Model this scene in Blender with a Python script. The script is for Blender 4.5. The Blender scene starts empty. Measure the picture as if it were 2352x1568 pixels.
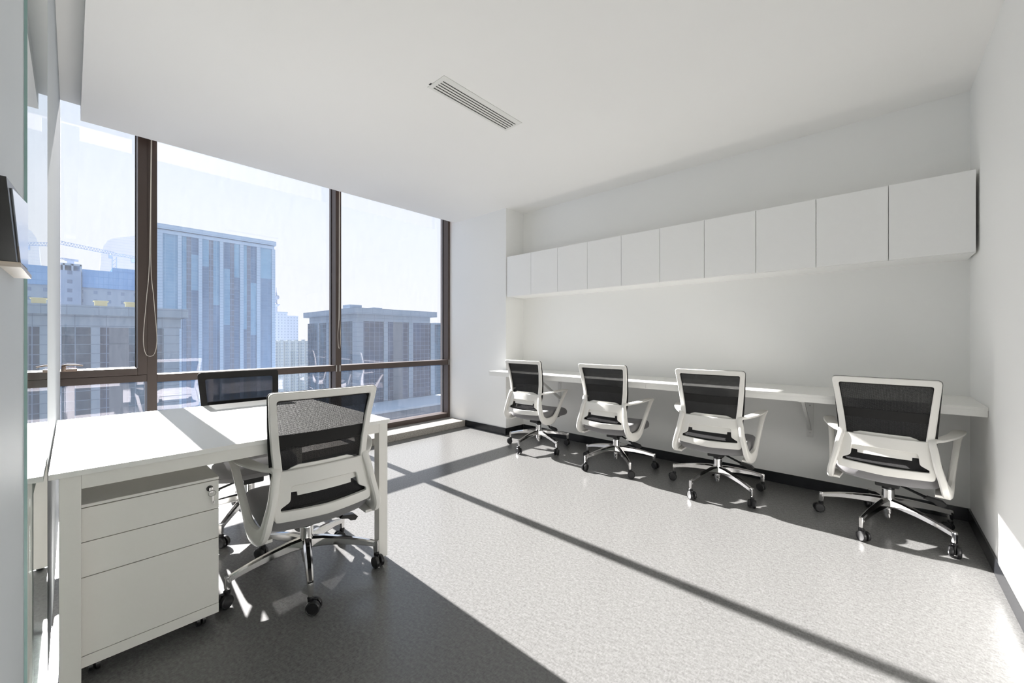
import bpy, bmesh, math, random
from mathutils import Vector, Matrix
random.seed(7)
SC = bpy.context.scene
COL = SC.collection
PI = math.pi
R = math.radians

# ------------------------------------------------------------------ camera
cam_d = bpy.data.cameras.new('camera')
cam = bpy.data.objects.new('camera', cam_d)
COL.objects.link(cam)
cam_d.sensor_fit = 'HORIZONTAL'
cam_d.sensor_width = 36.0
cam_d.lens = 36.0 * 921.0 / 2352.0
cam_d.shift_y = -7.0 / 2352.0
cam_d.clip_start = 0.02
cam_d.clip_end = 3000
cam.location = (0, 0, 1.187)
cam.rotation_euler = (R(90), 0, R(42.3047))
SC.camera = cam

# ------------------------------------------------------------------ view
SC.view_settings.view_transform = 'Standard'
SC.view_settings.look = 'None'
SC.view_settings.gamma = 1.0
SC.view_settings.use_curve_mapping = False
SC.view_settings.exposure = 1.70
SC.cycles.max_bounces = 14
SC.cycles.diffuse_bounces = 9
SC.cycles.glossy_bounces = 6
SC.cycles.transmission_bounces = 10
SC.cycles.transparent_max_bounces = 24
SC.cycles.caustics_reflective = True
SC.cycles.sample_clamp_indirect = 6.0
SC.cycles.blur_glossy = 0.6
SC.cycles.use_denoising = True

# ------------------------------------------------------------------ sky
world = bpy.data.worlds.new('sky')
SC.world = world
world.use_nodes = True
wt = world.node_tree
wt.nodes.clear()
w_out = wt.nodes.new('ShaderNodeOutputWorld')
w_bg = wt.nodes.new('ShaderNodeBackground')
w_tc = wt.nodes.new('ShaderNodeTexCoord')
w_sep = wt.nodes.new('ShaderNodeSeparateXYZ')
w_ramp = wt.nodes.new('ShaderNodeValToRGB')
w_ramp.color_ramp.elements[0].position = 0.0
w_ramp.color_ramp.elements[0].color = (0.93, 0.935, 0.965, 1)
w_ramp.color_ramp.elements[1].position = 0.75
w_ramp.color_ramp.elements[1].color = (0.50, 0.68, 0.92, 1)
e_ = w_ramp.color_ramp.elements.new(0.25)
e_.color = (0.85, 0.90, 0.975, 1)
wt.links.new(w_tc.outputs['Generated'], w_sep.inputs[0])
wt.links.new(w_sep.outputs['Z'], w_ramp.inputs[0])
wt.links.new(w_ramp.outputs[0], w_bg.inputs['Color'])
w_bg.inputs['Strength'].default_value = 0.315
wt.links.new(w_bg.outputs[0], w_out.inputs[0])

# ------------------------------------------------------------------ sun
sun_d = bpy.data.lights.new('sun', 'SUN')
sun = bpy.data.objects.new('sun', sun_d)
COL.objects.link(sun)
sun_d.energy = 9.6
sun_d.color = (1.0, 0.975, 0.94)
sun_d.angle = R(0.55)
SUN_DIR = Vector((1.0, -0.008, -0.522)).normalized()
sun.rotation_euler = SUN_DIR.to_track_quat('-Z', 'Y').to_euler()
sun.location = (-20, 2, 12)

# ================================================================== materials
def srgb(r, g, b):
    f = lambda c: (c / 255 / 12.92) if c / 255 <= 0.04045 else ((c / 255 + 0.055) / 1.055) ** 2.4
    return (f(r), f(g), f(b), 1.0)

class NT:
    def __init__(self, name):
        self.m = bpy.data.materials.new(name)
        self.m.use_nodes = True
        self.t = self.m.node_tree
        self.t.nodes.clear()
        self.out = self.t.nodes.new('ShaderNodeOutputMaterial')
    def n(self, kind, **kw):
        nd = self.t.nodes.new('ShaderNode' + kind)
        for k, v in kw.items():
            setattr(nd, k, v)
        return nd
    def l(self, a, b):
        self.t.links.new(a, b)
    def math(self, op, a, b=None, c=None):
        nd = self.n('Math', operation=op)
        for i, v in enumerate((a, b, c)):
            if v is None: continue
            if isinstance(v, (int, float)): nd.inputs[i].default_value = v
            else: self.l(v, nd.inputs[i])
        return nd.outputs[0]
    def mixc(self, fac, a, b):
        nd = self.n('Mix', data_type='RGBA')
        for s, v in ((nd.inputs[0], fac), (nd.inputs[6], a), (nd.inputs[7], b)):
            if isinstance(v, (int, float)): s.default_value = v
            elif isinstance(v, tuple): s.default_value = v
            else: self.l(v, s)
        return nd.outputs[2]
    def bsdf(self, col, rough=0.5, metal=0.0, spec=0.5, coat=0.0):
        p = self.n('BsdfPrincipled')
        if isinstance(col, tuple): p.inputs['Base Color'].default_value = col
        else: self.l(col, p.inputs['Base Color'])
        if isinstance(rough, (int, float)): p.inputs['Roughness'].default_value = rough
        else: self.l(rough, p.inputs['Roughness'])
        p.inputs['Metallic'].default_value = metal
        p.inputs['Specular IOR Level'].default_value = spec
        p.inputs['Coat Weight'].default_value = coat
        return p
    def noise(self, scale, detail=2.0, rough=0.5, vec=None):
        nd = self.n('TexNoise')
        nd.inputs['Scale'].default_value = scale
        nd.inputs['Detail'].default_value = detail
        nd.inputs['Roughness'].default_value = rough
        if vec is not None: self.l(vec, nd.inputs['Vector'])
        return nd.outputs['Fac']
    def obj(self):
        return self.n('TexCoord').outputs['Object']
    def mapping(self, vec, scale=(1, 1, 1), rot=(0, 0, 0)):
        nd = self.n('Mapping')
        nd.inputs['Scale'].default_value = scale
        nd.inputs['Rotation'].default_value = rot
        self.l(vec, nd.inputs['Vector'])
        return nd.outputs[0]
    def bump(self, h, strength, dist, p):
        b = self.n('Bump')
        b.inputs['Strength'].default_value = strength
        b.inputs['Distance'].default_value = dist
        self.l(h, b.inputs['Height'])
        self.l(b.outputs[0], p.inputs['Normal'])
    def done(self, shader):
        self.l(shader.outputs[0] if hasattr(shader, 'outputs') else shader, self.out.inputs['Surface'])
        return self.m

def speck_mat(name, col, col2, rough, scale=60, spec=0.5, metal=0.0, bump=0.0, coat=0.0):
    t = NT(name)
    f = t.noise(scale, 3, 0.6, t.obj())
    c = t.mixc(f, col, col2)
    p = t.bsdf(c, rough, metal, spec, coat)
    if bump: t.bump(f, bump, 0.001, p)
    return t.done(p)

def wall_mat(name, col):
    t = NT(name)
    o = t.obj()
    f = t.noise(1.1, 2, 0.5, o)
    d = tuple(c * 0.965 for c in col[:3]) + (1,)
    p = t.bsdf(t.mixc(f, d, col), 0.62, 0, 0.3)
    t.bump(t.noise(220, 2, 0.5, o), 0.05, 0.001, p)
    return t.done(p)

M = {}
M['wall'] = wall_mat('painted_wall', (0.865, 0.865, 0.845, 1))
M['ceiling'] = wall_mat('painted_ceiling', (0.865, 0.86, 0.84, 1))
M['laminate'] = speck_mat('white_laminate', (0.79, 0.785, 0.75, 1), (0.81, 0.805, 0.775, 1), 0.38, 30, 0.4)
M['cabinet'] = speck_mat('cabinet_white', (0.85, 0.85, 0.835, 1), (0.87, 0.87, 0.855, 1), 0.42, 25, 0.4)
M['gap'] = speck_mat('cabinet_shadow_gap', (0.25, 0.25, 0.24, 1), (0.28, 0.28, 0.27, 1), 0.6)
M['steel_white'] = speck_mat('powder_coated_white', (0.80, 0.785, 0.735, 1), (0.82, 0.805, 0.76, 1), 0.45, 90, 0.4, bump=0.05)
M['plastic_white'] = speck_mat('white_plastic', (0.78, 0.765, 0.72, 1), (0.80, 0.785, 0.745, 1), 0.36, 120, 0.45, bump=0.03)
M['plastic_black'] = speck_mat('black_plastic', (0.010, 0.010, 0.011, 1), (0.018, 0.018, 0.018, 1), 0.38, 80, 0.4)
M['rubber'] = speck_mat('castor_rubber', (0.012, 0.012, 0.013, 1), (0.022, 0.022, 0.023, 1), 0.33, 90, 0.5)
M['chrome'] = speck_mat('polished_aluminium', (0.72, 0.71, 0.70, 1), (0.80, 0.79, 0.78, 1), 0.11, 12, 0.5, 1.0)
M['steel'] = speck_mat('brushed_steel', (0.42, 0.41, 0.40, 1), (0.52, 0.51, 0.50, 1), 0.28, 200, 0.5, 1.0)
M['baseboard'] = speck_mat('black_gloss_skirting', (0.011, 0.012, 0.014, 1), (0.022, 0.023, 0.026, 1), 0.22, 9, 0.5)
M['bracket'] = speck_mat('bracket_white_steel', (0.68, 0.68, 0.66, 1), (0.74, 0.74, 0.72, 1), 0.35, 60, 0.5)
M['vent'] = speck_mat('vent_white', (0.74, 0.74, 0.71, 1), (0.77, 0.77, 0.745, 1), 0.45, 60, 0.4)
M['vent_dark'] = speck_mat('vent_recess_shade', (0.05, 0.05, 0.048, 1), (0.07, 0.07, 0.065, 1), 0.7, 40)
M['bronze'] = speck_mat('bronze_aluminium', (0.070, 0.050, 0.043, 1), (0.082, 0.060, 0.052, 1), 0.42, 140, 0.5, 0.15)
M['gasket'] = speck_mat('rubber_gasket', (0.02, 0.02, 0.022, 1), (0.03, 0.03, 0.03, 1), 0.5, 60)
M['handle'] = speck_mat('handle_bronze', (0.20, 0.15, 0.12, 1), (0.24, 0.18, 0.15, 1), 0.30, 100, 0.5, 0.7)
M['cord'] = speck_mat('bead_cord', (0.62, 0.58, 0.52, 1), (0.70, 0.66, 0.60, 1), 0.5, 400)
M['frosted'] = speck_mat('frosted_glass_door', (0.62, 0.655, 0.675, 1), (0.65, 0.68, 0.70, 1), 0.55, 3, 0.08)
M['glass_edge'] = speck_mat('green_glass_edge', (0.26, 0.42, 0.39, 1), (0.36, 0.52, 0.49, 1), 0.2, 14, 0.5)
M['lock_dark'] = speck_mat('lock_body_dark', (0.05, 0.048, 0.047, 1), (0.07, 0.068, 0.065, 1), 0.3, 30, 0.5, 0.4)
M['lock_plate'] = speck_mat('lock_plate_polished', (0.55, 0.58, 0.64, 1), (0.62, 0.65, 0.70, 1), 0.12, 20, 0.5, 1.0)
M['lock_trim'] = speck_mat('lock_trim_tan', (0.55, 0.46, 0.36, 1), (0.62, 0.53, 0.43, 1), 0.3, 30, 0.5)
M['aluminium_strip'] = speck_mat('satin_wall_end', (0.46, 0.485, 0.50, 1), (0.50, 0.525, 0.54, 1), 0.6, 3, 0.06)

# vinyl floor with fibre flecks
t = NT('flecked_vinyl_floor')
o = t.obj()
v1 = t.mapping(o, (1.0, 0.45, 1.0), (0, 0, R(20)))
v2 = t.mapping(o, (0.45, 1.0, 1.0), (0, 0, R(-35)))
fa = t.noise(150, 3, 0.65, v1)
fb = t.noise(95, 3, 0.65, v2)
fc = t.noise(1.6, 3, 0.55, o)
s = t.math('ADD', t.math('MULTIPLY', fa, 0.5), t.math('MULTIPLY', fb, 0.5))
ramp = t.n('ValToRGB')
ramp.color_ramp.elements[0].position = 0.36
ramp.color_ramp.elements[0].color = (0.118, 0.117, 0.113, 1)
ramp.color_ramp.elements[1].position = 0.64
ramp.color_ramp.elements[1].color = (0.212, 0.210, 0.206, 1)
t.l(s, ramp.inputs[0])
cc = t.mixc(t.math('MULTIPLY', fc, 0.25), ramp.outputs[0], (0.155, 0.152, 0.147, 1))
p = t.bsdf(cc, 0.25, 0, 0.5)
t.bump(s, 0.06, 0.001, p)
M['floor'] = t.done(p)

# granite sill
t = NT('granite_sill')
o = t.obj()
g1 = t.noise(140, 3, 0.7, o)
rp = t.n('ValToRGB')
rp.color_ramp.elements[0].position = 0.35
rp.color_ramp.elements[0].color = (0.20, 0.185, 0.165, 1)
rp.color_ramp.elements[1].position = 0.62
rp.color_ramp.elements[1].color = (0.50, 0.47, 0.43, 1)
t.l(g1, rp.inputs[0])
M['granite'] = t.done(t.bsdf(rp.outputs[0], 0.35, 0, 0.45))

# seat fabric
t = NT('grey_seat_fabric')
o = t.obj()
wv = t.noise(520, 2, 0.6, o)
p = t.bsdf(t.mixc(wv, (0.185, 0.18, 0.185, 1), (0.265, 0.26, 0.265, 1)), 0.9, 0, 0.15)
p.inputs['Sheen Weight'].default_value = 0.25
t.bump(wv, 0.25, 0.001, p)
M['fabric'] = t.done(p)

# black chair mesh: a real open weave, threads with holes between them
def mesh_mat(name, open_frac, col):
    t = NT(name)
    o = t.obj()
    sp = t.n('SeparateXYZ'); t.l(o, sp.inputs[0])
    wob = t.math('MULTIPLY', t.noise(90, 2, 0.5, o), 0.0011)
    def thread(sock, period, duty):
        x = t.math('ADD', sock, wob)
        fr = t.math('FRACT', t.math('DIVIDE', x, period))
        return t.math('LESS_THAN', fr, duty)
    a = thread(sp.outputs['X'], 0.0026, 0.55)
    b = thread(sp.outputs['Z'], 0.0036, 0.42)
    th = t.math('MAXIMUM', a, b)
    fine = t.math('ADD', t.math('MULTIPLY', th, 1.0 - 0.40), 0.40)
    fac = t.math('MULTIPLY', fine, open_frac)
    p = t.bsdf(col, 0.7, 0, 0.25)
    tr = t.n('BsdfTransparent')
    mx = t.n('MixShader')
    t.l(fac, mx.inputs[0]); t.l(tr.outputs[0], mx.inputs[1]); t.l(p.outputs[0], mx.inputs[2])
    return t.done(mx)
M['mesh'] = mesh_mat('black_chair_mesh', 0.93, (0.012, 0.012, 0.013, 1))
M['mesh_border'] = speck_mat('black_mesh_border', (0.008, 0.008, 0.008, 1), (0.018, 0.017, 0.016, 1), 0.65, 300, 0.3)

# clear glass panes, a little dusty; the veil also paints in outdoor haze
def pane_mat(name, tint, dust_haze, f0=0.04, refl_tint=(0.97, 0.98, 0.98, 1)):
    t = NT(name)
    geo = t.n('NewGeometry')
    dt = t.n('VectorMath', operation='DOT_PRODUCT')
    t.l(geo.outputs['Incoming'], dt.inputs[0]); t.l(geo.outputs['Normal'], dt.inputs[1])
    c = t.math('SUBTRACT', 1.0, t.math('ABSOLUTE', dt.outputs['Value']))
    fres = t.math('ADD', f0, t.math('MULTIPLY', t.math('POWER', c, 5.0), 1.0 - f0))
    tr = t.n('BsdfTransparent'); tr.inputs['Color'].default_value = tint
    gl = t.n('BsdfGlossy'); gl.inputs['Roughness'].default_value = 0.0
    gl.inputs['Color'].default_value = refl_tint
    m1 = t.n('MixShader')
    t.l(fres, m1.inputs[0]); t.l(tr.outputs[0], m1.inputs[1]); t.l(gl.outputs[0], m1.inputs[2])
    if not dust_haze:
        return t.done(m1)
    o = t.obj()
    st = t.noise(7, 4, 0.7, t.mapping(o, (1, 3.5, 0.6)))
    sp = t.noise(60, 2, 0.5, o)
    f = t.math('MULTIPLY', t.math('ADD', t.math('MULTIPLY', st, 0.7), t.math('MULTIPLY', sp, 0.5)), dust_haze)
    tl = t.n('BsdfTranslucent'); tl.inputs['Color'].default_value = (0.80, 0.88, 1.0, 1)
    m2 = t.n('MixShader')
    t.l(f, m2.inputs[0]); t.l(m1.outputs[0], m2.inputs[1]); t.l(tl.outputs[0], m2.inputs[2])
    return t.done(m2)
M['pane'] = pane_mat('dusty_hazy_window_pane', (0.972, 0.972, 0.982, 1), 0.016, 0.045, (0.95, 0.90, 1.0, 1))
M['partition'] = pane_mat('partition_glass', (0.90, 0.95, 0.93, 1), 0.0)

# facades: a grid of panes between mullions, each pane its own tone; broad patches paint reflections into the glass
def facade_mat(name, w, h, ca, cb, cline, lw=0.06, lh=0.06, rough=0.25, patch=0.05, seed=0.0):
    t = NT(name)
    o = t.obj()
    sp = t.n('SeparateXYZ'); t.l(o, sp.inputs[0])
    hx = t.math('ADD', t.math('ADD', sp.outputs['X'], sp.outputs['Y']), 1000 + seed)
    hz = t.math('ADD', sp.outputs['Z'], 500)
    ux = t.math('DIVIDE', hx, w); uz = t.math('DIVIDE', hz, h)
    lx = t.math('LESS_THAN', t.math('FRACT', ux), lw)
    lz = t.math('LESS_THAN', t.math('FRACT', uz), lh)
    line = t.math('MAXIMUM', lx, lz)
    cx = t.n('CombineXYZ')
    t.l(t.math('FLOOR', ux), cx.inputs[0]); t.l(t.math('FLOOR', uz), cx.inputs[2])
    wn = t.n('TexWhiteNoise', noise_dimensions='3D'); t.l(cx.outputs[0], wn.inputs['Vector'])
    big = t.noise(patch, 3, 0.6, t.mapping(o, (1, 1, 0.35)))
    rp = t.n('ValToRGB'); rp.color_ramp.elements[0].position = 0.44; rp.color_ramp.elements[1].position = 0.56
    t.l(big, rp.inputs[0])
    f = t.math('ADD', t.math('MULTIPLY', rp.outputs[0], 0.70), t.math('MULTIPLY', wn.outputs['Value'], 0.30))
    c = t.mixc(line, t.mixc(f, ca, cb), cline)
    p = t.bsdf(c, rough, 0, 0.25)
    return t.done(p)

def window_wall_mat(name, w, h, wall, win, fw, fh, offx=0.0):
    t = NT(name)
    o = t.obj()
    sp = t.n('SeparateXYZ'); t.l(o, sp.inputs[0])
    hx = t.math('ADD', t.math('ADD', sp.outputs['X'], sp.outputs['Y']), 1000 + offx)
    hz = t.math('ADD', sp.outputs['Z'], 500)
    a = t.math('LESS_THAN', t.math('FRACT', t.math('DIVIDE', hx, w)), fw)
    b = t.math('LESS_THAN', t.math('FRACT', t.math('DIVIDE', hz, h)), fh)
    f = t.math('MULTIPLY', a, b)
    n = t.noise(0.25, 3, 0.6, o)
    wc = t.mixc(n, tuple(x * 0.88 for x in wall[:3]) + (1,), wall)
    return t.done(t.bsdf(t.mixc(f, wc, win), 0.8, 0, 0.1))

# ================================================================== mesh helpers
def smooth(me, ang=35):
    for p_ in me.polygons: p_.use_smooth = True
    try: me.set_sharp_from_angle(angle=R(ang))
    except Exception: pass

def obj(name, bm, mat, parent=None, loc=(0, 0, 0), ang=35):
    bmesh.ops.recalc_face_normals(bm, faces=bm.faces[:])
    me = bpy.data.meshes.new(name)
    bm.to_mesh(me); bm.free()
    me.materials.append(M[mat] if isinstance(mat, str) else mat)
    smooth(me, ang)
    o_ = bpy.data.objects.new(name, me)
    COL.objects.link(o_)
    o_.location = loc
    if parent is not None: o_.parent = parent
    wn = o_.modifiers.new('weighted_normals', 'WEIGHTED_NORMAL')
    wn.keep_sharp = True; wn.weight = 80
    return o_

def tag(o_, label, cat, group=None, kind=None):
    o_['label'] = label; o_['category'] = cat
    if group: o_['group'] = group
    if kind: o_['kind'] = kind
    return o_

def struct(o_):
    o_['kind'] = 'structure'
    return o_

def empty(name, loc=(0, 0, 0), rz=0.0):
    e = bpy.data.objects.new(name, None)
    e.empty_display_size = 0.1
    COL.objects.link(e); e.location = loc; e.rotation_euler = (0, 0, rz)
    return e

def thing(name, label, cat, loc=(0, 0, 0), rz=0.0, group=None):
    return tag(empty(name, loc, rz), label, cat, group)

def B(): return bmesh.new()

def box(bm, x0, x1, y0, y1, z0, z1, bev=0.0, seg=2):
    r = bmesh.ops.create_cube(bm, size=1.0)
    vs = r['verts']
    for v in vs:
        v.co = Vector((x0 + (v.co.x + .5) * (x1 - x0), y0 + (v.co.y + .5) * (y1 - y0), z0 + (v.co.z + .5) * (z1 - z0)))
    if bev > 0:
        es = list({e for v in vs for e in v.link_edges})
        bmesh.ops.bevel(bm, geom=es, offset=bev, segments=seg, profile=0.6, affect='EDGES')
    return bm

def prism(bm, pts, axis, a0, a1):
    """outline pts (2D) extruded along axis 0/1/2 from a0 to a1"""
    def mk(p_, a):
        if axis == 0: return (a, p_[0], p_[1])
        if axis == 1: return (p_[0], a, p_[1])
        return (p_[0], p_[1], a)
    A = [bm.verts.new(mk(p_, a0)) for p_ in pts]
    Bv = [bm.verts.new(mk(p_, a1)) for p_ in pts]
    n = len(pts)
    bm.faces.new(A); bm.faces.new(Bv[::-1])
    for i in range(n):
        bm.faces.new((A[i], A[(i + 1) % n], Bv[(i + 1) % n], Bv[i]))
    return bm

def lathe(bm, prof, cx=0, cy=0, n=24, axis=2):
    """profile [(r, h)] turned about an axis through (cx, cy)"""
    rings = []
    for r_, h in prof:
        ring = []
        for k in range(n):
            a = 2 * PI * k / n
            p_ = (cx + r_ * math.cos(a), cy + r_ * math.sin(a), h)
            if axis == 0: p_ = (h, cx + r_ * math.cos(a), cy + r_ * math.sin(a))
            if axis == 1: p_ = (cx + r_ * math.cos(a), h, cy + r_ * math.sin(a))
            ring.append(bm.verts.new(p_))
        rings.append(ring)
    for a, b in zip(rings, rings[1:]):
        for k in range(n):
            bm.faces.new((a[k], a[(k + 1) % n], b[(k + 1) % n], b[k]))
    bm.faces.new(rings[0][::-1]); bm.faces.new(rings[-1])
    return bm

def tube(bm, pts, r_, n=8, closed=False):
    pts = [Vector(p_) for p_ in pts]
    N = len(pts); rings = []; up = Vector((0, 0, 1))
    for i, p_ in enumerate(pts):
        if closed: d = pts[(i + 1) % N] - pts[i - 1]
        else: d = pts[min(i + 1, N - 1)] - pts[max(i - 1, 0)]
        d.normalize()
        ref = up if abs(d.z) < 0.9 else Vector((0, 1, 0))
        a = d.cross(ref).normalized(); b = a.cross(d)
        rr = r_[i] if isinstance(r_, (list, tuple)) else r_
        rings.append([bm.verts.new(p_ + a * rr * math.cos(2 * PI * k / n) + b * rr * math.sin(2 * PI * k / n)) for k in range(n)])
    for i in range(N if closed else N - 1):
        a, b = rings[i], rings[(i + 1) % N]
        for k in range(n):
            bm.faces.new((a[k], a[(k + 1) % n], b[(k + 1) % n], b[k]))
    if not closed:
        bm.faces.new(rings[0][::-1]); bm.faces.new(rings[-1])
    return bm

def catmull(pts, sub=6, closed=False):
    """smooth interpolation of tuples of any length"""
    n = len(pts); out = []
    rng = range(n) if closed else range(n - 1)
    for i in rng:
        g = (lambda k: pts[k % n]) if closed else (lambda k: pts[max(0, min(n - 1, k))])
        p0, p1, p2, p3 = g(i - 1), g(i), g(i + 1), g(i + 2)
        for s_ in range(sub):
            u = s_ / sub
            out.append(tuple(0.5 * ((2 * b) + (-a + c) * u + (2 * a - 5 * b + 4 * c - d) * u * u + (-a + 3 * b - 3 * c + d) * u ** 3)
                             for a, b, c, d in zip(p0, p1, p2, p3)))
    if not closed: out.append(tuple(pts[-1]))
    return out

def round_poly(pts, radii, seg=5):
    """rounded corners on a closed 2D polygon"""
    n = len(pts); out = []
    for i in range(n):
        p_ = Vector(pts[i]); a = Vector(pts[i - 1]); b = Vector(pts[(i + 1) % n])
        r_ = radii[i] if isinstance(radii, (list, tuple)) else radii
        d1 = (a - p_).normalized(); d2 = (b - p_).normalized()
        r1 = min(r_, (a - p_).length * 0.45, (b - p_).length * 0.45)
        s_, e = p_ + d1 * r1, p_ + d2 * r1
        for k in range(seg + 1):
            u = k / seg
            q = s_ * (1 - u) ** 2 + p_ * 2 * u * (1 - u) + e * u * u
            out.append((q.x, q.y))
    return out

def resample(pts, n):
    P = [Vector(p_) for p_ in pts]; L = [0]
    for i in range(len(P)): L.append(L[-1] + (P[(i + 1) % len(P)] - P[i]).length)
    out = []
    for k in range(n):
        s_ = L[-1] * k / n
        i = max(j for j in range(len(P)) if L[j] <= s_ + 1e-12)
        u = (s_ - L[i]) / max(1e-9, L[i + 1] - L[i])
        q = P[i].lerp(P[(i + 1) % len(P)], u)
        out.append((q.x, q.y))
    return out

def densify(a, b, d=.03):
    """add matched in-between points on two outlines of equal length"""
    A, Bq = [], []
    n = len(a)
    for i in range(n):
        j = (i + 1) % n
        L = math.hypot(a[j][0] - a[i][0], a[j][1] - a[i][1])
        m_ = max(1, int(L / d))
        for k in range(m_):
            u = k / m_
            A.append((a[i][0] + (a[j][0] - a[i][0]) * u, a[i][1] + (a[j][1] - a[i][1]) * u))
            Bq.append((b[i][0] + (b[j][0] - b[i][0]) * u, b[i][1] + (b[j][1] - b[i][1]) * u))
    return A, Bq

def ring_plate(bm, outer, inner, yf, th, rb=0.004):
    """a plate with a hole: matched outlines in (x,z), y = yf(x,z) front, th thick towards -y, eased edges"""
    n = len(outer)
    def lerp(a, b, u): return (a[0] + (b[0] - a[0]) * u, a[1] + (b[1] - a[1]) * u)
    loops = []
    for i in range(n):
        o_, q = outer[i], inner[i]
        d = math.hypot(q[0] - o_[0], q[1] - o_[1]) or 1e-6
        e = min(0.45, rb / d)
        seq = [(0, rb), (e, 0), (0.5, 0), (1 - e, 0), (1, rb), (1, th - rb), (1 - e, th), (0.5, th), (e, th), (0, th - rb)]
        vs = []
        for u, dy in seq:
            x, z = lerp(o_, q, u)
            vs.append(bm.verts.new((x, yf(x, z) - dy, z)))
        loops.append(vs)
    for i in range(n):
        a, b = loops[i], loops[(i + 1) % n]
        m_ = len(a)
        for k in range(m_):
            bm.faces.new((a[k], a[(k + 1) % m_], b[(k + 1) % m_], b[k]))
    return bm

def strip_plate(bm, xs_fn, zs, nx, yf, th):
    """solid curved plate: at each z spans -xs..xs; front y = yf(x,z), th thick"""
    F = []; K = []
    for z in zs:
        hw = xs_fn(z)
        F.append([bm.verts.new((-hw + 2 * hw * i / nx, yf(-hw + 2 * hw * i / nx, z), z)) for i in range(nx + 1)])
        K.append([bm.verts.new((-hw + 2 * hw * i / nx, yf(-hw + 2 * hw * i / nx, z) - th, z)) for i in range(nx + 1)])
    m_ = len(zs)
    for j in range(m_ - 1):
        for i in range(nx):
            bm.faces.new((F[j][i], F[j][i + 1], F[j + 1][i + 1], F[j + 1][i]))
            bm.faces.new((K[j][i], K[j + 1][i], K[j + 1][i + 1], K[j][i + 1]))
        bm.faces.new((F[j][0], F[j + 1][0], K[j + 1][0], K[j][0]))
        bm.faces.new((F[j][nx], K[j][nx], K[j + 1][nx], F[j + 1][nx]))
    for i in range(nx):
        bm.faces.new((F[0][i], K[0][i], K[0][i + 1], F[0][i + 1]))
        bm.faces.new((F[-1][i], F[-1][i + 1], K[-1][i + 1], K[-1][i]))
    return bm

def sweep(bm, stations, closed=True, nsec=12, power=3.2):
    """stations (x,y,z,wx,wn): path in a side plane; section wx wide across, wn along the in-plane normal"""
    N = len(stations); rings = []
    for i, st in enumerate(stations):
        p_ = Vector(st[:3])
        a = Vector(stations[(i - 1) % N if closed else max(0, i - 1)][:3])
        b = Vector(stations[(i + 1) % N if closed else min(N - 1, i + 1)][:3])
        T = (b - a).normalized()
        X = Vector((1, 0, 0)); X = (X - T * X.dot(T)).normalized()
        Nn = T.cross(X).normalized()
        ring = []
        for k in range(nsec):
            an = 2 * PI * k / nsec + PI / nsec
            c, s_ = math.cos(an), math.sin(an)
            q = (abs(c) ** power + abs(s_) ** power) ** (-1 / power)
            ring.append(bm.verts.new(p_ + X * c * q * st[3] / 2 + Nn * s_ * q * st[4] / 2))
        rings.append(ring)
    for i in range(N if closed else N - 1):
        a, b = rings[i], rings[(i + 1) % N]
        for k in range(nsec):
            bm.faces.new((a[k], a[(k + 1) % nsec], b[(k + 1) % nsec], b[k]))
    if not closed:
        bm.faces.new(rings[0][::-1]); bm.faces.new(rings[-1])
    return bm

def copy_tree(o_, parent=None):
    c = o_.copy(); COL.objects.link(c)
    if parent is not None: c.parent = parent
    for ch in list(o_.children): copy_tree(ch, c)
    return c

# ================================================================== the room
XW = -4.45           # inner face of the window frames
XR = 0.447           # right wall
YB = 3.92            # back wall of the niche
YP = 3.592           # pilaster face
XP = -3.37           # pilaster return
YG = -0.055          # glass partition face
ZC = 2.79            # ceiling
XCE = -4.335         # edge of the ceiling before the blind slot

struct(obj('floor', box(B(), -4.75, 1.2, -2.1, 4.2, -0.12, 0.0), 'floor'))
bm = B()
box(bm, XCE, 0.75, 0.045, 4.2, ZC, 3.20)
box(bm, XCE, 0.75, -2.1, 0.045, 2.90, 3.20)
box(bm, -4.75, XCE, -2.1, 4.2, 3.20, 3.30)
struct(obj('ceiling', bm, 'ceiling'))
struct(obj('wall_back', box(B(), XP, 0.75, YB, 4.2, 0, ZC), 'wall'))
struct(obj('wall_pilaster', box(B(), -4.625, XP, YP, 4.2, 0, 3.2), 'wall'))
struct(obj('wall_right', box(B(), XR, 0.75, -2.1, YB, 0, ZC), 'wall'))
struct(obj('wall_left', box(B(), -4.44, -2.09, -0.15, YG, 0, 2.90), 'aluminium_strip'))
struct(obj('wall_corridor', box(B(), -4.75, 1.2, -2.2, -2.1, 0, 2.90), 'wall'))
struct(obj('wall_corridor_end', box(B(), -4.75, -4.60, -2.1, -0.16, 0, 2.90), 'wall'))
struct(obj('added_dark_edge', box(box(B(), XCE - .004, XCE, .046, YP, ZC + .002, 3.198), XCE - .004, XCE, -.055, .046, 2.902, 3.198), 'bronze'))  # unseen dark strip added so the sunlit ceiling edge reflects less in the panes
# black skirting
struct(obj('baseboard_back', box(B(), XP + 0.01, XR - 0.01, YB - 0.01, YB, 0, 0.085, 0.002), 'baseboard'))
struct(obj('baseboard_right', box(B(), XR - 0.01, XR, 0.0, YB, 0, 0.085, 0.002), 'baseboard'))
struct(obj('baseboard_left', box(B(), -4.118, XP + 0.01, YP - 0.01, YP, 0, 0.085, 0.002), 'baseboard'))
struct(obj('baseboard_side', box(B(), XP, XP + 0.01, YP - 0.01, YB - 0.01, 0, 0.085, 0.002), 'baseboard'))
# granite window sill
struct(obj('trim_1', box(B(), -4.75, -4.12, -0.055, YP, 0.0, 0.08, 0.004), 'granite'))

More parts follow.
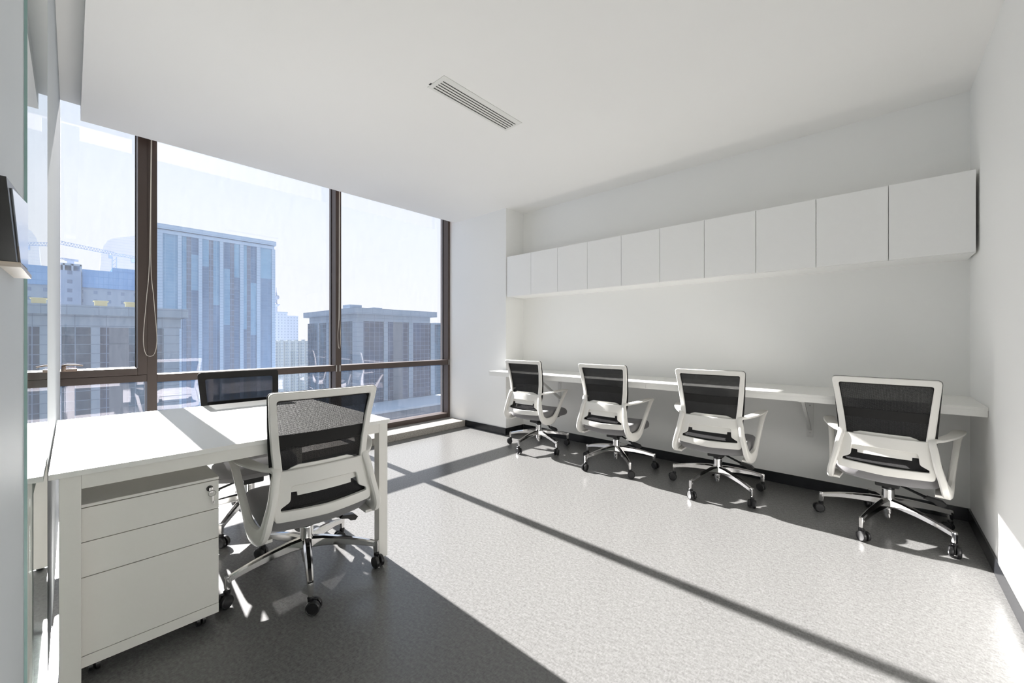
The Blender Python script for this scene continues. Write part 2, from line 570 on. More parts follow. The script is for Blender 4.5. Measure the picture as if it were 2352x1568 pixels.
# ---- window wall: three bays
WF, WG, WBK = XW, XW - 0.115, XW - 0.17
def frame(name, bm, parent, mat='bronze'): return obj(name, bm, mat, parent)
ZT0, ZT1 = 0.822, 0.886
bays = [(-0.16, 0.420), (0.483, 1.977), (2.041, 3.555)]
mulls = [(0.420, 0.483), (1.977, 2.041), (3.555, YP)]
for i, ((y0, y1), (m0, m1)) in enumerate(zip(bays, mulls)):
    w_ = struct(empty('window_%d' % (i + 1), (WG, (y0 + y1) / 2, 0.08)))
    W0 = Vector(w_.location)
    def wb(name, x0, x1, ya, yb, z0, z1, mat='bronze', bev=0.003):
        return obj(name, box(B(), x0 - W0.x, x1 - W0.x, ya - W0.y, yb - W0.y, z0 - W0.z, z1 - W0.z, bev), mat, w_)
    wb('mullion', WBK, WF, m0, m1, 0.08, 3.2)
    wb('bottom_rail', WBK + .01, WF - .005, y0, y1, 0.08, 0.142)
    wb('head_rail', WBK + .01, WF - .005, y0, y1, 3.10, 3.2)
    zt0, zt1 = (ZT0, ZT1) if i else (0.832, 0.888)
    wb('transom', WBK + .01, WF - .004, y0, y1, zt0, zt1)
    wb('lower_pane', WG - .012, WG - .004, y0, y1, 0.142, zt0, 'pane', 0)
    if i == 0:
        sf = WF + 0.012
        bm = B()
        for (a, b, c, d) in ((0.362, 0.420, 0.890, 3.10), (-0.16, 0.362, 0.890, 0.946), (-0.16, 0.362, 3.04, 3.10)):
            box(bm, WG - .02 - W0.x, sf - W0.x, a - W0.y, b - W0.y, c - W0.z, d - W0.z, 0.004)
        sash = obj('casement_sash', bm, 'bronze', w_)
        bm = B()
        for (a, b, c, d) in ((0.356, 0.362, 0.946, 3.04), (-0.16, 0.356, 0.946, 0.951)):
            box(bm, WG - .01 - W0.x, WG + .012 - W0.x, a - W0.y, b - W0.y, c - W0.z, d - W0.z)
        obj('glazing_gasket', bm, 'gasket', sash)
        obj('pane', box(B(), WG - .004 - W0.x, WG + .004 - W0.x, -0.16 - W0.y, 0.362 - W0.y, 0.946 - W0.z, 3.04 - W0.z), 'pane', sash)
        bm = B()
        hx = sf - W0.x
        box(bm, hx, hx + 0.012, -0.052 - W0.y, 0.030 - W0.y, 0.940 - W0.z, 0.962 - W0.z, 0.004)
        box(bm, hx, hx + 0.040, -0.050 - W0.y, -0.026 - W0.y, 0.945 - W0.z, 0.985 - W0.z, 0.006)
        lv = catmull([(hx + .036, -.046 - W0.y, .985 - W0.z, .016, .014), (hx + .044, -.02 - W0.y, .992 - W0.z, .016, .013),
                      (hx + .046, .02 - W0.y, .991 - W0.z, .016, .011), (hx + .044, .058 - W0.y, .982 - W0.z, .015, .010)], 5)
        sweep(bm, lv, closed=False, nsec=10)
        obj('window_handle', bm, 'handle', sash)
    else:
        wb('upper_pane', WG - .012, WG - .004, y0, y1, zt1, 3.10, 'pane', 0)
        bm = B()
        for z0 in (0.142, zt1):
            box(bm, WG - .004 - W0.x, WG + .010 - W0.x, y1 - .007 - W0.y, y1 - W0.y, z0 - W0.z, (3.10 if z0 > .5 else zt0) - W0.z)
            box(bm, WG - .004 - W0.x, WG + .010 - W0.x, y0 - W0.y, y0 + .007 - W0.y, z0 - W0.z, (3.10 if z0 > .5 else zt0) - W0.z)
        obj('glazing_gasket', bm, 'gasket', w_)
        bm = B()
        for yy in (y0 - .022, y1 + .010) if i == 2 else (y1 + .002,):
            box(bm, WF - W0.x, WF + .004 - W0.x, yy - W0.y, yy + .012 - W0.y, zt0 - .004 - W0.z, zt1 + .004 - W0.z, 0.001)
        obj('transom_bracket', bm, 'steel', w_)

# ---- glazed partition on the left and the door leaf nearer the camera
pt = struct(empty('window_4', (-1.63, YG - .003, 0)))
obj('pane', box(B(), -2.09 + 1.63, -1.1685 + 1.63, -.001, .003, 0, 2.90), 'partition', pt)
obj('glass_edge', box(B(), -1.1685 + 1.63, -1.1665 + 1.63, -.001, .003, 0, 2.90), 'glass_edge', pt)
dr = struct(empty('door_1', (-0.4, -0.0655, 0)))
obj('door_leaf', box(B(), -1.30 + .4, XR + .4, -.006, .006, 0.0, 2.90), 'frosted', dr)
lk = obj('door_lock', prism(B(), [(-.66 + .4, 1.353), (-.93 + .4, 1.387), (-.93 + .4, 1.287), (-.775 + .4, 1.281)], 1, .006, .0205), 'lock_dark', dr)
obj('lock_plate', prism(B(), [(-.695 + .4, 1.350), (-.928 + .4, 1.385), (-.928 + .4, 1.289), (-.80 + .4, 1.283)], 1, .0207, .0225), 'lock_plate', lk)
obj('lock_trim', prism(B(), [(-.78 + .4, 1.2805), (-.98 + .4, 1.2860), (-.98 + .4, 1.2800), (-.79 + .4, 1.2755)], 1, .006, .0235), 'lock_trim', lk)

# ---- ceiling air vent
vt = thing('ceiling_vent', 'white slotted air vent recessed in the ceiling', 'vent', (-2.03, 1.89, ZC))
bm = B()
for (a, b, c, d) in ((-.090, .080, -.362, -.332), (-.090, .080, .345, .365), (-.090, -.070, -.332, .345), (.045, .080, -.332, .345)):
    box(bm, a, b, c, d, -.0035, 0.0, .0006)
obj('frame', bm, 'vent', vt)
obj('recess_shade', box(B(), -.070, .045, -.332, .345, -.0012, -.0004), 'vent_dark', vt)  # dark sheet painted in place of the shaded opening behind the slats
for k in range(5):
    x = -.058 + k * .0235
    bm = prism(B(), [(x, -.0032), (x + .0095, -.0014), (x + .0115, -.0012), (x + .0125, -.0022), (x + .001, -.0044)], 1, -.332, .345)
    obj('slat', bm, 'vent', vt)
obj('corner_chip', box(B(), -.062, -.040, -.372, -.362, -.002, 0.0, .001), 'plastic_black', vt)['label'] = 'black chip at the frame end'

# ---- blind pull cords
def cord(x, yt, zt, zs, yb0, zb, hw, label):
    c_ = thing('blind_cord', label, 'cord', (x, yt, zt))
    top = [(x - .0, yt, zt), (x, yt - .004, (zt + zs) / 2), (x, yb0, zs)]
    bm = B()
    loop = catmull([(0, -.0025, 0), (0, yb0 - yt - .0035, zs - zt), (0, yb0 - yt - hw * .55, (zs * .55 + zb * .45) - zt),
                    (0, yb0 - yt - hw, zb + .16 - zt), (0, yb0 - yt - hw * .72, zb + .03 - zt), (0, yb0 - yt, zb - zt), (0, yb0 - yt + hw * .72, zb + .03 - zt),
                    (0, yb0 - yt + hw, zb + .16 - zt), (0, yb0 - yt + hw * .55, (zs * .55 + zb * .45) - zt),
                    (0, yb0 - yt + .0035, zs - zt), (0, .0025, 0)], 8)
    tube(bm, loop, .0024, 6)
    obj('bead_chain', bm, 'cord', c_)
    bm = B(); box(bm, -.02, .02, -.012, .012, 0, .03, .003)
    obj('clutch', bm, 'plastic_white', c_)
cord(-4.40, .445, 3.165, 1.889, .434, 1.041, .041, 'cream looped blind cord in front of the wider window mullion')
cord(-4.42, 2.008, 3.165, 1.60, 2.004, 1.076, .014, 'thin blind cord against the middle window mullion')

# ---- wall cabinets
CX = [-3.352, -2.972, -2.593, -2.2155, -1.836, -1.4575, -1.078, -.6985, -.323, .0555, .434]
cl = ['white wall cabinet beside the pilaster, first in the row', 'white wall cabinet second from the pilaster', 'white wall cabinet third from the pilaster',
      'white wall cabinet fourth from the pilaster', 'white wall cabinet fifth from the pilaster', 'white wall cabinet fifth from the right wall',
      'white wall cabinet fourth from the right wall', 'white wall cabinet third from the right wall', 'white wall cabinet second from the right wall',
      'white wall cabinet against the right wall, last in the row']
for i in range(10):
    x0, x1 = CX[i], CX[i + 1]
    c_ = thing('wall_cabinet', cl[i], 'cabinet', ((x0 + x1) / 2, 3.76, 1.697), 0, 'row of flat wall cabinets above the wall desk')
    hw = (x1 - x0) / 2
    bm = B()
    box(bm, -hw, hw, 3.612 - 3.76, YB - 3.76, 0.0, .49)
    obj('carcass', bm, 'cabinet', c_)
    obj('door', box(B(), -hw + .0018, hw - .0018, 3.592 - 3.76, 3.610 - 3.76, .002, .488, .001), 'cabinet', c_)
    obj('edge_gap', box(B(), -hw + .004, hw - .004, 3.6095 - 3.76, 3.6125 - 3.76, .004, .486), 'gap', c_)

# ---- wall-mounted worktop
wk = thing('wall_desk', 'long white wall-mounted worktop in the niche under the cabinets', 'desk', (-1.48, YB, .757))
def tilt(bm):
    for v in bm.verts: v.co.z += -.010 + .012 * (v.co.x + 1.95) / 3.87 if v.co.x < 1.92 else .002
    return bm
bm = prism(B(), [(-3.41, 3.337), (.446, 3.337), (.446, YB), (XP + .002, YB), (XP + .002, YP - .001), (-3.41, YP - .001)], 2, .035, .053)
bmesh.ops.translate(bm, verts=bm.verts[:], vec=(1.48, -YB, 0))
obj('top_panel', tilt(bm), 'laminate', wk)
for (a, b) in ((-3.408, -1.4785), (-1.4765, .445)):
    bm = box(B(), a + 1.48, b + 1.48, 3.339 - YB, 3.357 - YB, 0, .0345, .001)
    obj('front_panel', tilt(bm), 'laminate', wk)
bm = box(B(), XP + .01 + 1.48, .44 + 1.48, 3.357 - YB, -.002, .004, .018)
obj('under_panel', tilt(bm), 'laminate', wk)
for k, (x, lb) in enumerate(((-2.80, 'white shelf bracket under the wall desk behind the chair nearest the window'), (-2.03, 'white shelf bracket seen behind the second chair from the window'),
                             (-.39, 'white shelf bracket between the two chairs nearest the right wall'))):
    br = thing('shelf_bracket', lb, 'bracket', (x, YB, .40), 0, 'steel brackets carrying the wall desk')
    zt = .757 - .40 - .0075
    bm = box(B(), -.022, .022, -.006, 0, 0.01, zt - .003, .001)
    obj('wall_plate', bm, 'bracket', br)
    bm = box(B(), -.018, .018, -.50, -.006, zt - .008, zt - .002, .001)
    obj('top_arm', bm, 'bracket', br)
    bm = B()
    prism(bm, [(-.010, .065), (-.010, .10), (-.40, zt - .006), (-.435, zt - .006)], 0, -.009, .009)
    obj('strut', bm, 'bracket', br)
    for zz in (.045, .26):
        bm = lathe(B(), [(.006, -.0095), (.006, -.0065), (.005, -.006)], 0, zz, 12, 1)
        obj('screw', bm, 'steel', br)

# ---- desk on the left
dk = thing('desk', 'white square-legged desk against the glass partition', 'desk', (-2.59, .557, 0))
DX, DY = -2.59, .557
def db(name, x0, x1, y0, y1, z0, z1, mat='steel_white', bev=.002):
    return obj(name, box(B(), x0 - DX, x1 - DX, y0 - DY, y1 - DY, z0, z1, bev), mat, dk)
db('desktop', -3.222, -1.955, -.050, 1.164, .732, .751, 'laminate', .0015)
for (x, y) in ((-2.014, -.0276), (-2.014, 1.1045), (-3.210, -.0276), (-3.210, 1.1045)):
    lg = db('leg', x, x + .05, y, y + .05, .012, .731)
    bm = lathe(B(), [(.014, 0.0005), (.016, .004), (.012, .012)], x + .025 - DX, y + .025 - DY, 14)
    obj('foot', bm, 'plastic_black', lg)
db('front_rail', -1.990, -1.965, .0225, 1.1045, .684, .731)
db('back_rail', -3.210, -3.185, .0225, 1.1045, .684, .731)
for y in (-.0276, 1.1045): db('side_rail', -3.160, -2.014, y, y + .05, .684, .731)
db('centre_rail', -2.62, -2.57, .0225, 1.1045, .690, .731)

# ---- drawer pedestal with key
PX, PY = -2.27, .206
pd = thing('drawer_pedestal', 'white three-drawer pedestal on castors under the desk', 'drawer unit', (PX, PY, 0))
def pb(name, x0, x1, y0, y1, z0, z1, mat='steel_white', bev=.0015, par=None):
    return obj(name, box(B(), x0 - PX, x1 - PX, y0 - PY, y1 - PY, z0, z1, bev), mat, par or pd)
pb('body', -2.52, -2.040, .000, .412, .053, .600)
pb('top_panel', -2.52, -2.019, .000, .412, .6045, .615)
pb('top_recess', -2.515, -2.034, .003, .409, .600, .6045, 'gap', 0)
pb('plinth', -2.042, -2.020, .000, .412, .053, .0915)
for z0, z1 in ((.4855, .6015), (.3645, .4830), (.0935, .3620)):
    d_ = pb('drawer', -2.045, -2.020, .0005, .4115, z0, z1)
    if z0 > .45:
        bm = lathe(B(), [(.0115, -2.0205 - PX), (.0115, -2.0175 - PX), (.0095, -2.0165 - PX), (.007, -2.0165 - PX), (.006, -2.0185 - PX)], .381 - PY, .574, 20, 0)
        obj('lock', bm, 'lock_dark', d_)
for (x, y) in ((-2.075, .055), (-2.075, .36), (-2.47, .055), (-2.47, .36)):
    bm = lathe(B(), [(.012, y - PY - .016), (.024, y - PY - .015), (.025, y - PY - .004), (.018, y - PY), (.025, y - PY + .004), (.024, y - PY + .015), (.012, y - PY + .016)], x - PX, .0255, 20, 1)
    box(bm, x - PX - .018, x - PX + .018, y - PY - .013, y - PY + .013, .036, .053, .002)
    obj('castor', bm, 'rubber', pd)
ky = thing('key', 'small steel key with a ring hanging from the drawer lock', 'key', (-2.014, .383, .574))
bm = B(); box(bm, -.004, .014, -.0015, .0015, -.003, .003, .0005); box(bm, .008, .0105, -.007, .007, -.016, .006, .001)
obj('key_bow', bm, 'steel', ky)
bm = tube(B(), [(.012 + .003 * math.sin(a), .003 + .0125 * math.cos(a), -.018 + .0125 * math.sin(a)) for a in [2 * PI * k / 24 for k in range(24)]], .0010, 6, True)
obj('key_ring', bm, 'steel', ky)
bm = B(); box(bm, .010, .012, .003, .009, -.058, -.029, .0005); box(bm, .010, .012, .005, .012, -.062, -.050, .0005)
obj('key_blade', bm, 'steel', ky)

# ================================================================== task chair
def yback(z):            # rear spine line of the backrest, chair faces +y
    pts = [(.33, -.245), (.37, -.258), (.42, -.262), (.46, -.256), (.52, -.242), (.61, -.222), (.70, -.226), (.80, -.243), (.96, -.285)]
    for (a, ya), (b, yb) in zip(pts, pts[1:]):
        if z <= b:
            u = max(0, (z - a) / (b - a)); u = u * u * (3 - 2 * u) * .35 + u * .65
            return ya + (yb - ya) * u
    return pts[-1][1]
def bow(x, z):
    k = .030 if z < .62 else .030 - .018 * min(1, (z - .62) / .3)
    return k * (1 - min(1.0, (x / .215) ** 2))
def yb_(x, z): return yback(z) - bow(x, z) + .012
def lin(z, z0, a, z1, b): return a + (b - a) * (z - z0) / (z1 - z0)

def make_chair(label, group):
    ch = thing('office_chair', label, 'chair', (0, 0, 0), 0, group)
    # --- white rear back frame
    out = round_poly([(-.203, .600), (.203, .600), (.237, .958), (-.237, .958)], [.010, .010, .026, .026])
    inn = round_poly([(-.170, .606), (.170, .606), (.205, .923), (-.205, .923)], [.008, .008, .014, .014])
    out, inn = densify(out, inn)
    bf = obj('back_frame', ring_plate(B(), out, inn, yb_, .020, .004), 'plastic_white', ch)
    # --- black border on the sitting side, mesh
    out2 = round_poly([(-.203, .440), (.203, .440), (.2385, .9595), (-.2385, .9595)], [.02, .02, .026, .026])
    inn2 = round_poly([(-.172, .452), (.172, .452), (.198, .916), (-.198, .916)], [.01, .01, .016, .016])
    out2, inn2 = densify(out2, inn2)
    obj('back_border', ring_plate(B(), out2, inn2, lambda x, z: yb_(x, z) + .008, .0075, .0025), 'mesh_border', ch)
    zs = [.425 + (.930 - .425) * k / 24 for k in range(25)]
    obj('back_mesh', strip_plate(B(), lambda z: lin(z, .44, .188, .95, .216), zs, 16, lambda x, z: yb_(x, z) + .0050, .0012), 'mesh', ch)
    obj('back_strap', strip_plate(B(), lambda z: lin(z, .60, .176, .95, .208), [.710, .724, .738, .752, .766], 16, lambda x, z: yb_(x, z) + .0030, .003), 'mesh_border', ch)
    # --- lumbar pad
    def lw(z):
        u = (z - .500) / .128
        return (.117 + .05 * max(0, z - .500)) if z < .5165 else .152 - .045 * max(0, (u - .80) / .20) ** 2
    obj('lumbar_pad', strip_plate(B(), lw, [.500, .508, .516, .5175] + [.528 + .01 * k for k in range(11)], 12, lambda x, z: yb_(x, z) + .003, .007), 'plastic_white', ch)
    # --- lower bracket with its opening
    out3 = resample(round_poly([(-.206, .406), (0, .396), (.206, .406), (.214, .45), (.196, .612), (-.196, .612), (-.214, .45)], [.01, .0, .01, .02, .01, .01, .02]), 120)
    inn3 = resample(round_poly([(-.186, .449), (0, .442), (.186, .449), (.186, .462), (.148, .484), (.142, .546), (-.142, .546), (-.148, .484), (-.186, .462)],
                               [.004, .0, .004, .004, .010, .014, .014, .010, .004]), 120)
    # match starts by angle
    def by_angle(lp, cz):
        k0 = min(range(len(lp)), key=lambda k: abs(math.atan2(lp[k][1] - cz, lp[k][0]) + PI / 2))
        return lp[k0:] + lp[:k0]
    def ang_sample(lp, n, cz, angs):
        res = []
        m_ = len(lp)
        for a in angs:
            d = (math.cos(a), math.sin(a)); best = None
            for k in range(m_):
                x1, z1 = lp[k][0], lp[k][1] - cz; x2, z2 = lp[(k + 1) % m_][0], lp[(k + 1) % m_][1] - cz
                den = d[0] * (z2 - z1) - d[1] * (x2 - x1)
                if abs(den) < 1e-12: continue
                tt = (x1 * (z2 - z1) - z1 * (x2 - x1)) / den
                uu = (x1 * d[1] - z1 * d[0]) / den
                if tt > 0 and -1e-6 <= uu <= 1 + 1e-6 and (best is None or tt > best): best = tt
            res.append((d[0] * best, cz + d[1] * best))
        return res
    # angles chosen so that corners are well covered
    angs = sorted(set([math.atan2(z - .478, x) for x, z in inn3]))
    angs = [a for k, a in enumerate(angs) if k == 0 or a - angs[k - 1] > .004]
    o3 = ang_sample(out3, 0, .478, angs); i3 = ang_sample(inn3, 0, .478, angs)
    obj('lower_bracket', ring_plate(B(), o3, i3, lambda x, z: yb_(x, z) - .002, .020, .0035), 'plastic_white', ch)
    # --- armrest loops
    for s_ in (-1, 1):
        st = [(.196, -.236, .615, .034, .026), (.205, -.252, .560, .034, .038), (.216, -.264, .490, .034, .048), (.231, -.266, .428, .034, .056),
              (.243, -.258, .378, .036, .062), (.252, -.215, .346, .036, .070), (.259, -.145, .340, .036, .076), (.263, -.088, .358, .034, .066), (.267, -.056, .392, .032, .050),
              (.273, -.024, .440, .031, .038), (.282, .016, .512, .031, .033), (.292, .062, .590, .033, .027), (.297, .083, .622, .038, .020),
              (.299, .088, .640, .048, .015), (.299, .066, .646, .056, .013), (.294, .010, .645, .062, .013), (.280, -.060, .638, .062, .014),
              (.252, -.130, .629, .056, .016), (.218, -.195, .621, .046, .018)]
        st = [(s_ * a, b, c, d, e) for a, b, c, d, e in st]
        arm = sweep(B(), catmull(st, 5, True), True, 14, 3.4)
        obj('armrest', arm, 'plastic_white', ch)
        bm = B(); box(bm, min(s_ * .205, s_ * .262), max(s_ * .205, s_ * .262), -.225, -.06, .313, .327, .003)
        obj('armrest_mount', bm, 'plastic_white', ch)
    # --- seat cushion
    def seat_ring(ins, z, nn=60):
        pts = round_poly([(-.240 + ins, -.215 + ins), (.240 - ins, -.215 + ins), (.232 - ins, .275 - ins), (-.232 + ins, .275 - ins)], [.07, .07, .11, .11], 10)
        pts = resample(pts, nn); r_ = []
        for x, y in pts:
            zz = z
            if y > .12: zz -= .035 * ((y - .12) / .155) ** 2 * (1.0 if z > .40 else .2)
            low = max(0.0, 1 - (x / .24) ** 2)
            if z < .39: zz -= .020 * low * max(0, min(1, (-y + .05) / .22))
            if z > .42: zz -= .012 * low
            r_.append((x, y - .020 * low * (1 if y < -.15 else 0), zz))
        return r_
    bm = B(); rings = []
    for ins, z in ((.10, .350), (.03, .350), (.012, .354), (.002, .366), (0, .385), (0, .405), (.006, .424), (.020, .437), (.045, .443), (.12, .444)):
        rings.append([bm.verts.new(q) for q in seat_ring(ins, z)])
    for a, b in zip(rings, rings[1:]):
        for k in range(60): bm.faces.new((a[k], a[(k + 1) % 60], b[(k + 1) % 60], b[k]))
    bm.faces.new(rings[0][::-1]); bm.faces.new(rings[-1])
    obj('seat', bm, 'fabric', ch, ang=60)
    obj('seat_pan', box(B(), -.16, .16, -.14, .18, .322, .352, .012), 'plastic_black', ch)
    # --- mechanism and lever
    me_ = B(); box(me_, -.055, .055, -.09, .13, .276, .330, .008)
    me_ = obj('mechanism', me_, 'plastic_black', ch)
    bm = sweep(B(), catmull([(.040, .01, .285, .014, .010), (.10, .000, .264, .014, .010), (.165, -.012, .243, .016, .010)], 4), False, 8)
    prism(bm, [(.155, .238), (.170, .251), (.232, .240), (.250, .222), (.236, .207), (.210, .212), (.196, .226)], 1, -.032, .004)
    obj('lever', bm, 'plastic_black', ch)
    # --- column
    bm = lathe(B(), [(.017, .066), (.0195, .070), (.0195, .095), (.0235, .098), (.0255, .112), (.0255, .130)], 0, 0, 24)
    col = obj('gas_column', bm, 'chrome', ch)
    bm = lathe(B(), [(.014, .262), (.014, .285)], 0, 0, 20)
    obj('piston', bm, 'chrome', col)
    bm = lathe(B(), [(.030, .248), (.031, .252), (.030, .264), (.024, .266)], 0, 0, 24)
    obj('collar', bm, 'plastic_black', col)
    # --- five-star base
    bm = lathe(B(), [(.024, .128), (.033, .138), (.036, .160), (.034, .188), (.0305, .195), (.0305, .240), (.028, .248)], 0, 0, 28)
    base = obj('base', bm, 'chrome', ch)
    for k in range(5):
        a = 2 * PI * k / 5
        rot = Matrix.Rotation(a, 4, 'Z')
        bm = B()
        st = [(.020, .166, .046, .054), (.08, .166, .042, .046), (.16, .157, .037, .038), (.24, .143, .033, .032), (.305, .127, .029, .028), (.330, .120, .027, .027)]
        rings = []
        for x, z, wy, wz in st:
            ring = []
            for (u, v) in ((-.50, -.38), (-.40, -.5), (.40, -.5), (.50, -.38), (.44, .30), (.22, .5), (-.22, .5), (-.44, .30)):
                ring.append(bm.verts.new((x, u * wy, z + v * wz)))
            rings.append(ring)
        for r0, r1 in zip(rings, rings[1:]):
            for q in range(8): bm.faces.new((r0[q], r0[(q + 1) % 8], r1[(q + 1) % 8], r1[q]))
        bm.faces.new(rings[0][::-1]); bm.faces.new(rings[-1])
        # tip stub turned down over the castor stem
        pts = []
        stub = [(.1330, .334, .011), (.122, .334, .0125), (.082, .336, .0100), (.075, .336, .0085)]
        rr = []
        for z, x, w in stub:
            rr.append([bm.verts.new((x + w * cx_, w * cy_, z)) for cx_, cy_ in ((-1.3, -.6), (-.7, -1.0), (.7, -1.0), (1, -.6), (1, .6), (.7, 1.0), (-.7, 1.0), (-1.3, .6))])
        for r0, r1 in zip(rr, rr[1:]):
            for q in range(8): bm.faces.new((r0[q], r0[(q + 1) % 8], r1[(q + 1) % 8], r1[q]))
        bm.faces.new(rr[0][::-1]); bm.faces.new(rr[-1])
        bm.transform(rot)
        obj('base_arm', bm, 'chrome', base)
        # twin-wheel castor
        cs = B()
        sw = Matrix.Rotation(a + [0.5, 1.2, -0.9, 2.3, 0.1][k], 4, 'Z')
        for sg in (-1, 1):
            y0_ = .0055 * sg
            prof = [(.009, y0_), (.0270, y0_), (.0296, y0_ + .002 * sg), (.0305, y0_ + .007 * sg), (.0292, y0_ + .015 * sg), (.0255, y0_ + .0185 * sg), (.0240, y0_ + .0165 * sg), (.005, y0_ + .0175 * sg)]
            if sg < 0: pass
            lathe(cs, prof, .013, .0307, 24, 1)
        box(cs, -.010, .024, -.0045, .0045, .016, .062, .003)
        lathe(cs, [(.0130, .052), (.0145, .070), (.009, .075), (.006, .088)], 0, 0, 14)
        hood = []
        cs.transform(sw)
        cs.transform(Matrix.Translation((.336 * math.cos(a), .336 * math.sin(a), 0)))
        obj('castor', cs, 'rubber', base)
    return ch

def place(ch, x, y, deg, base_deg):
    ch.location = (x, y, 0); ch.rotation_euler = (0, 0, R(deg))
    for c in ch.children:
        if c.name.split('.')[0] == 'base': c.rotation_euler = (0, 0, R(base_deg - deg))

chairs = [
    (-2.130, .800, 86.5, 270, 'white-framed black mesh chair tucked at the front of the white desk', 'chairs at the white desk'),
    (-3.026, .780, -93.0, 250, 'mesh chair showing its black front behind the white desk by the window', 'chairs at the white desk'),
    (-2.740, 3.445, 1.1, 198, 'white-framed mesh chair at the wall desk, nearest the window', 'chairs along the wall desk'),
    (-1.800, 3.425, .5, 245, 'white-framed mesh chair at the wall desk, second from the window', 'chairs along the wall desk'),
    (-.924, 3.416, 2.5, 181, 'white-framed mesh chair at the wall desk, third from the window', 'chairs along the wall desk'),
    (.052, 3.447, -5.1, 177, 'white-framed mesh chair at the wall desk, beside the right wall', 'chairs along the wall desk'),
]
proto = make_chair(chairs[0][4], chairs[0][5])
for i, (x, y, dg, bd, lb, gr) in enumerate(chairs):
    c = proto if i == 0 else copy_tree(proto)
    c['label'] = lb; c['group'] = gr
    place(c, x, y, dg, bd)

# ================================================================== the city outside: pale blue distance haze is mixed into the facade colours
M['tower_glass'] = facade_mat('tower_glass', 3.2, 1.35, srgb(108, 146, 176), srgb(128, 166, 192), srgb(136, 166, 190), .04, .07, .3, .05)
M['tower_glass_reflection_dark'] = facade_mat('tower_glass_reflection_dark', 3.2, 1.35, srgb(84, 110, 140), srgb(108, 136, 166), srgb(122, 148, 176), .04, .07, .3, .05)
M['tower_glass_dark'] = facade_mat('tower_glass_dark', 2.1, 2.7, srgb(98, 108, 126), srgb(114, 126, 146), srgb(116, 132, 156), .09, .16, .3, .05)
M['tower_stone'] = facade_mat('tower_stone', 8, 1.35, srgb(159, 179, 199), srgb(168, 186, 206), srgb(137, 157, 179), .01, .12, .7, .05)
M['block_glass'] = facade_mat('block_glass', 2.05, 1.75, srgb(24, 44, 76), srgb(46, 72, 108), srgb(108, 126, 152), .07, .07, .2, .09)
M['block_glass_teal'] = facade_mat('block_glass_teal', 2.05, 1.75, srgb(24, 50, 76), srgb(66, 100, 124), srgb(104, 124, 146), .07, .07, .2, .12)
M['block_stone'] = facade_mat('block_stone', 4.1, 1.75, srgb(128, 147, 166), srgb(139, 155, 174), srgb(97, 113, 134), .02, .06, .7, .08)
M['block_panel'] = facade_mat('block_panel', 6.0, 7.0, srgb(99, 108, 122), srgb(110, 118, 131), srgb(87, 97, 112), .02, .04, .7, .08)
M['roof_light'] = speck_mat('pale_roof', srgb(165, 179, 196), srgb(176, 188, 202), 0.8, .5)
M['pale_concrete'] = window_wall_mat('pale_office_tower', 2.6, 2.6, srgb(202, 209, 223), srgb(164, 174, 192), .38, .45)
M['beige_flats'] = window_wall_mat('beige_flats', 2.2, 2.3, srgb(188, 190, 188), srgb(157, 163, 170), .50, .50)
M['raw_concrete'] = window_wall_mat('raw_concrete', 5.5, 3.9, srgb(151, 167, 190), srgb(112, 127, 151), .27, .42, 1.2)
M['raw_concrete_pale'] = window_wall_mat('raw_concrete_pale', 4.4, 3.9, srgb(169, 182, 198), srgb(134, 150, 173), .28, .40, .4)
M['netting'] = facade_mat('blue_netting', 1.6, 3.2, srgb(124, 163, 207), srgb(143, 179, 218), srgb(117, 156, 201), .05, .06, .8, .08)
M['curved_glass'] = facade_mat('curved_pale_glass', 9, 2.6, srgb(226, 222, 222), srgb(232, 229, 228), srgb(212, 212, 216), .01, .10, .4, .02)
M['crane'] = speck_mat('crane_steel', srgb(150, 158, 176), srgb(164, 170, 186), 0.6, 1.0)
M['cabin'] = speck_mat('cabin_yellow', srgb(206, 190, 140), srgb(216, 200, 150), 0.8, 1.0)
M['city'] = speck_mat('city_ground', srgb(96, 108, 124), srgb(120, 132, 148), 0.9, .05)
ZG = -60.0
struct(obj('ground', box(B(), -1500, -30, -700, 1200, ZG - 1, ZG), 'city'))

def bpart(name, par, base, x0, x1, y0, y1, z0, z1, mat, bev=0):
    return obj(name, box(B(), x0 - base[0], x1 - base[0], y0 - base[1], y1 - base[1], z0 - base[2], z1 - base[2], bev), mat, par)

# tall glass tower
b0 = (-260, 47, ZG)
tw = thing('office_tower', 'tall blue glass office tower with pale vertical piers', 'building', b0)
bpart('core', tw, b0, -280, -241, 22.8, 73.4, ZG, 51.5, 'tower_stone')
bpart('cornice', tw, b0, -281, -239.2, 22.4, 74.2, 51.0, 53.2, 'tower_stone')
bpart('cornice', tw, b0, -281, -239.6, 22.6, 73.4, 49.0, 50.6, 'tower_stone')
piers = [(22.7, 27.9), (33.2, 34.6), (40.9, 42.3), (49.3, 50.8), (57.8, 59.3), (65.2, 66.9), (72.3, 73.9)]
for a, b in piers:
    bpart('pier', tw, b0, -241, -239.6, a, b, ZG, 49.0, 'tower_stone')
edges = [(27.9, 33.2), (34.6, 40.9), (42.3, 49.3), (50.8, 57.8), (59.3, 65.2), (66.9, 72.3)]
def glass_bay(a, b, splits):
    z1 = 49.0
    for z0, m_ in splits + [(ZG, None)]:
        if m_ is None: m_ = 'tower_glass_reflection_dark'
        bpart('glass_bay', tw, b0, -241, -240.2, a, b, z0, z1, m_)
        z1 = z0
        if z0 == ZG: break
LT, SH = 'tower_glass', 'tower_glass_reflection_dark'  # light and dark copies paint mirrored surroundings into the glass colour
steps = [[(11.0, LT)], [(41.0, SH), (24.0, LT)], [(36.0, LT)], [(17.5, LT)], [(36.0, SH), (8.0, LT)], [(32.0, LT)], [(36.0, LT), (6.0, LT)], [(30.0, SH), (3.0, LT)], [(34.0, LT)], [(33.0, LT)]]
si = 0
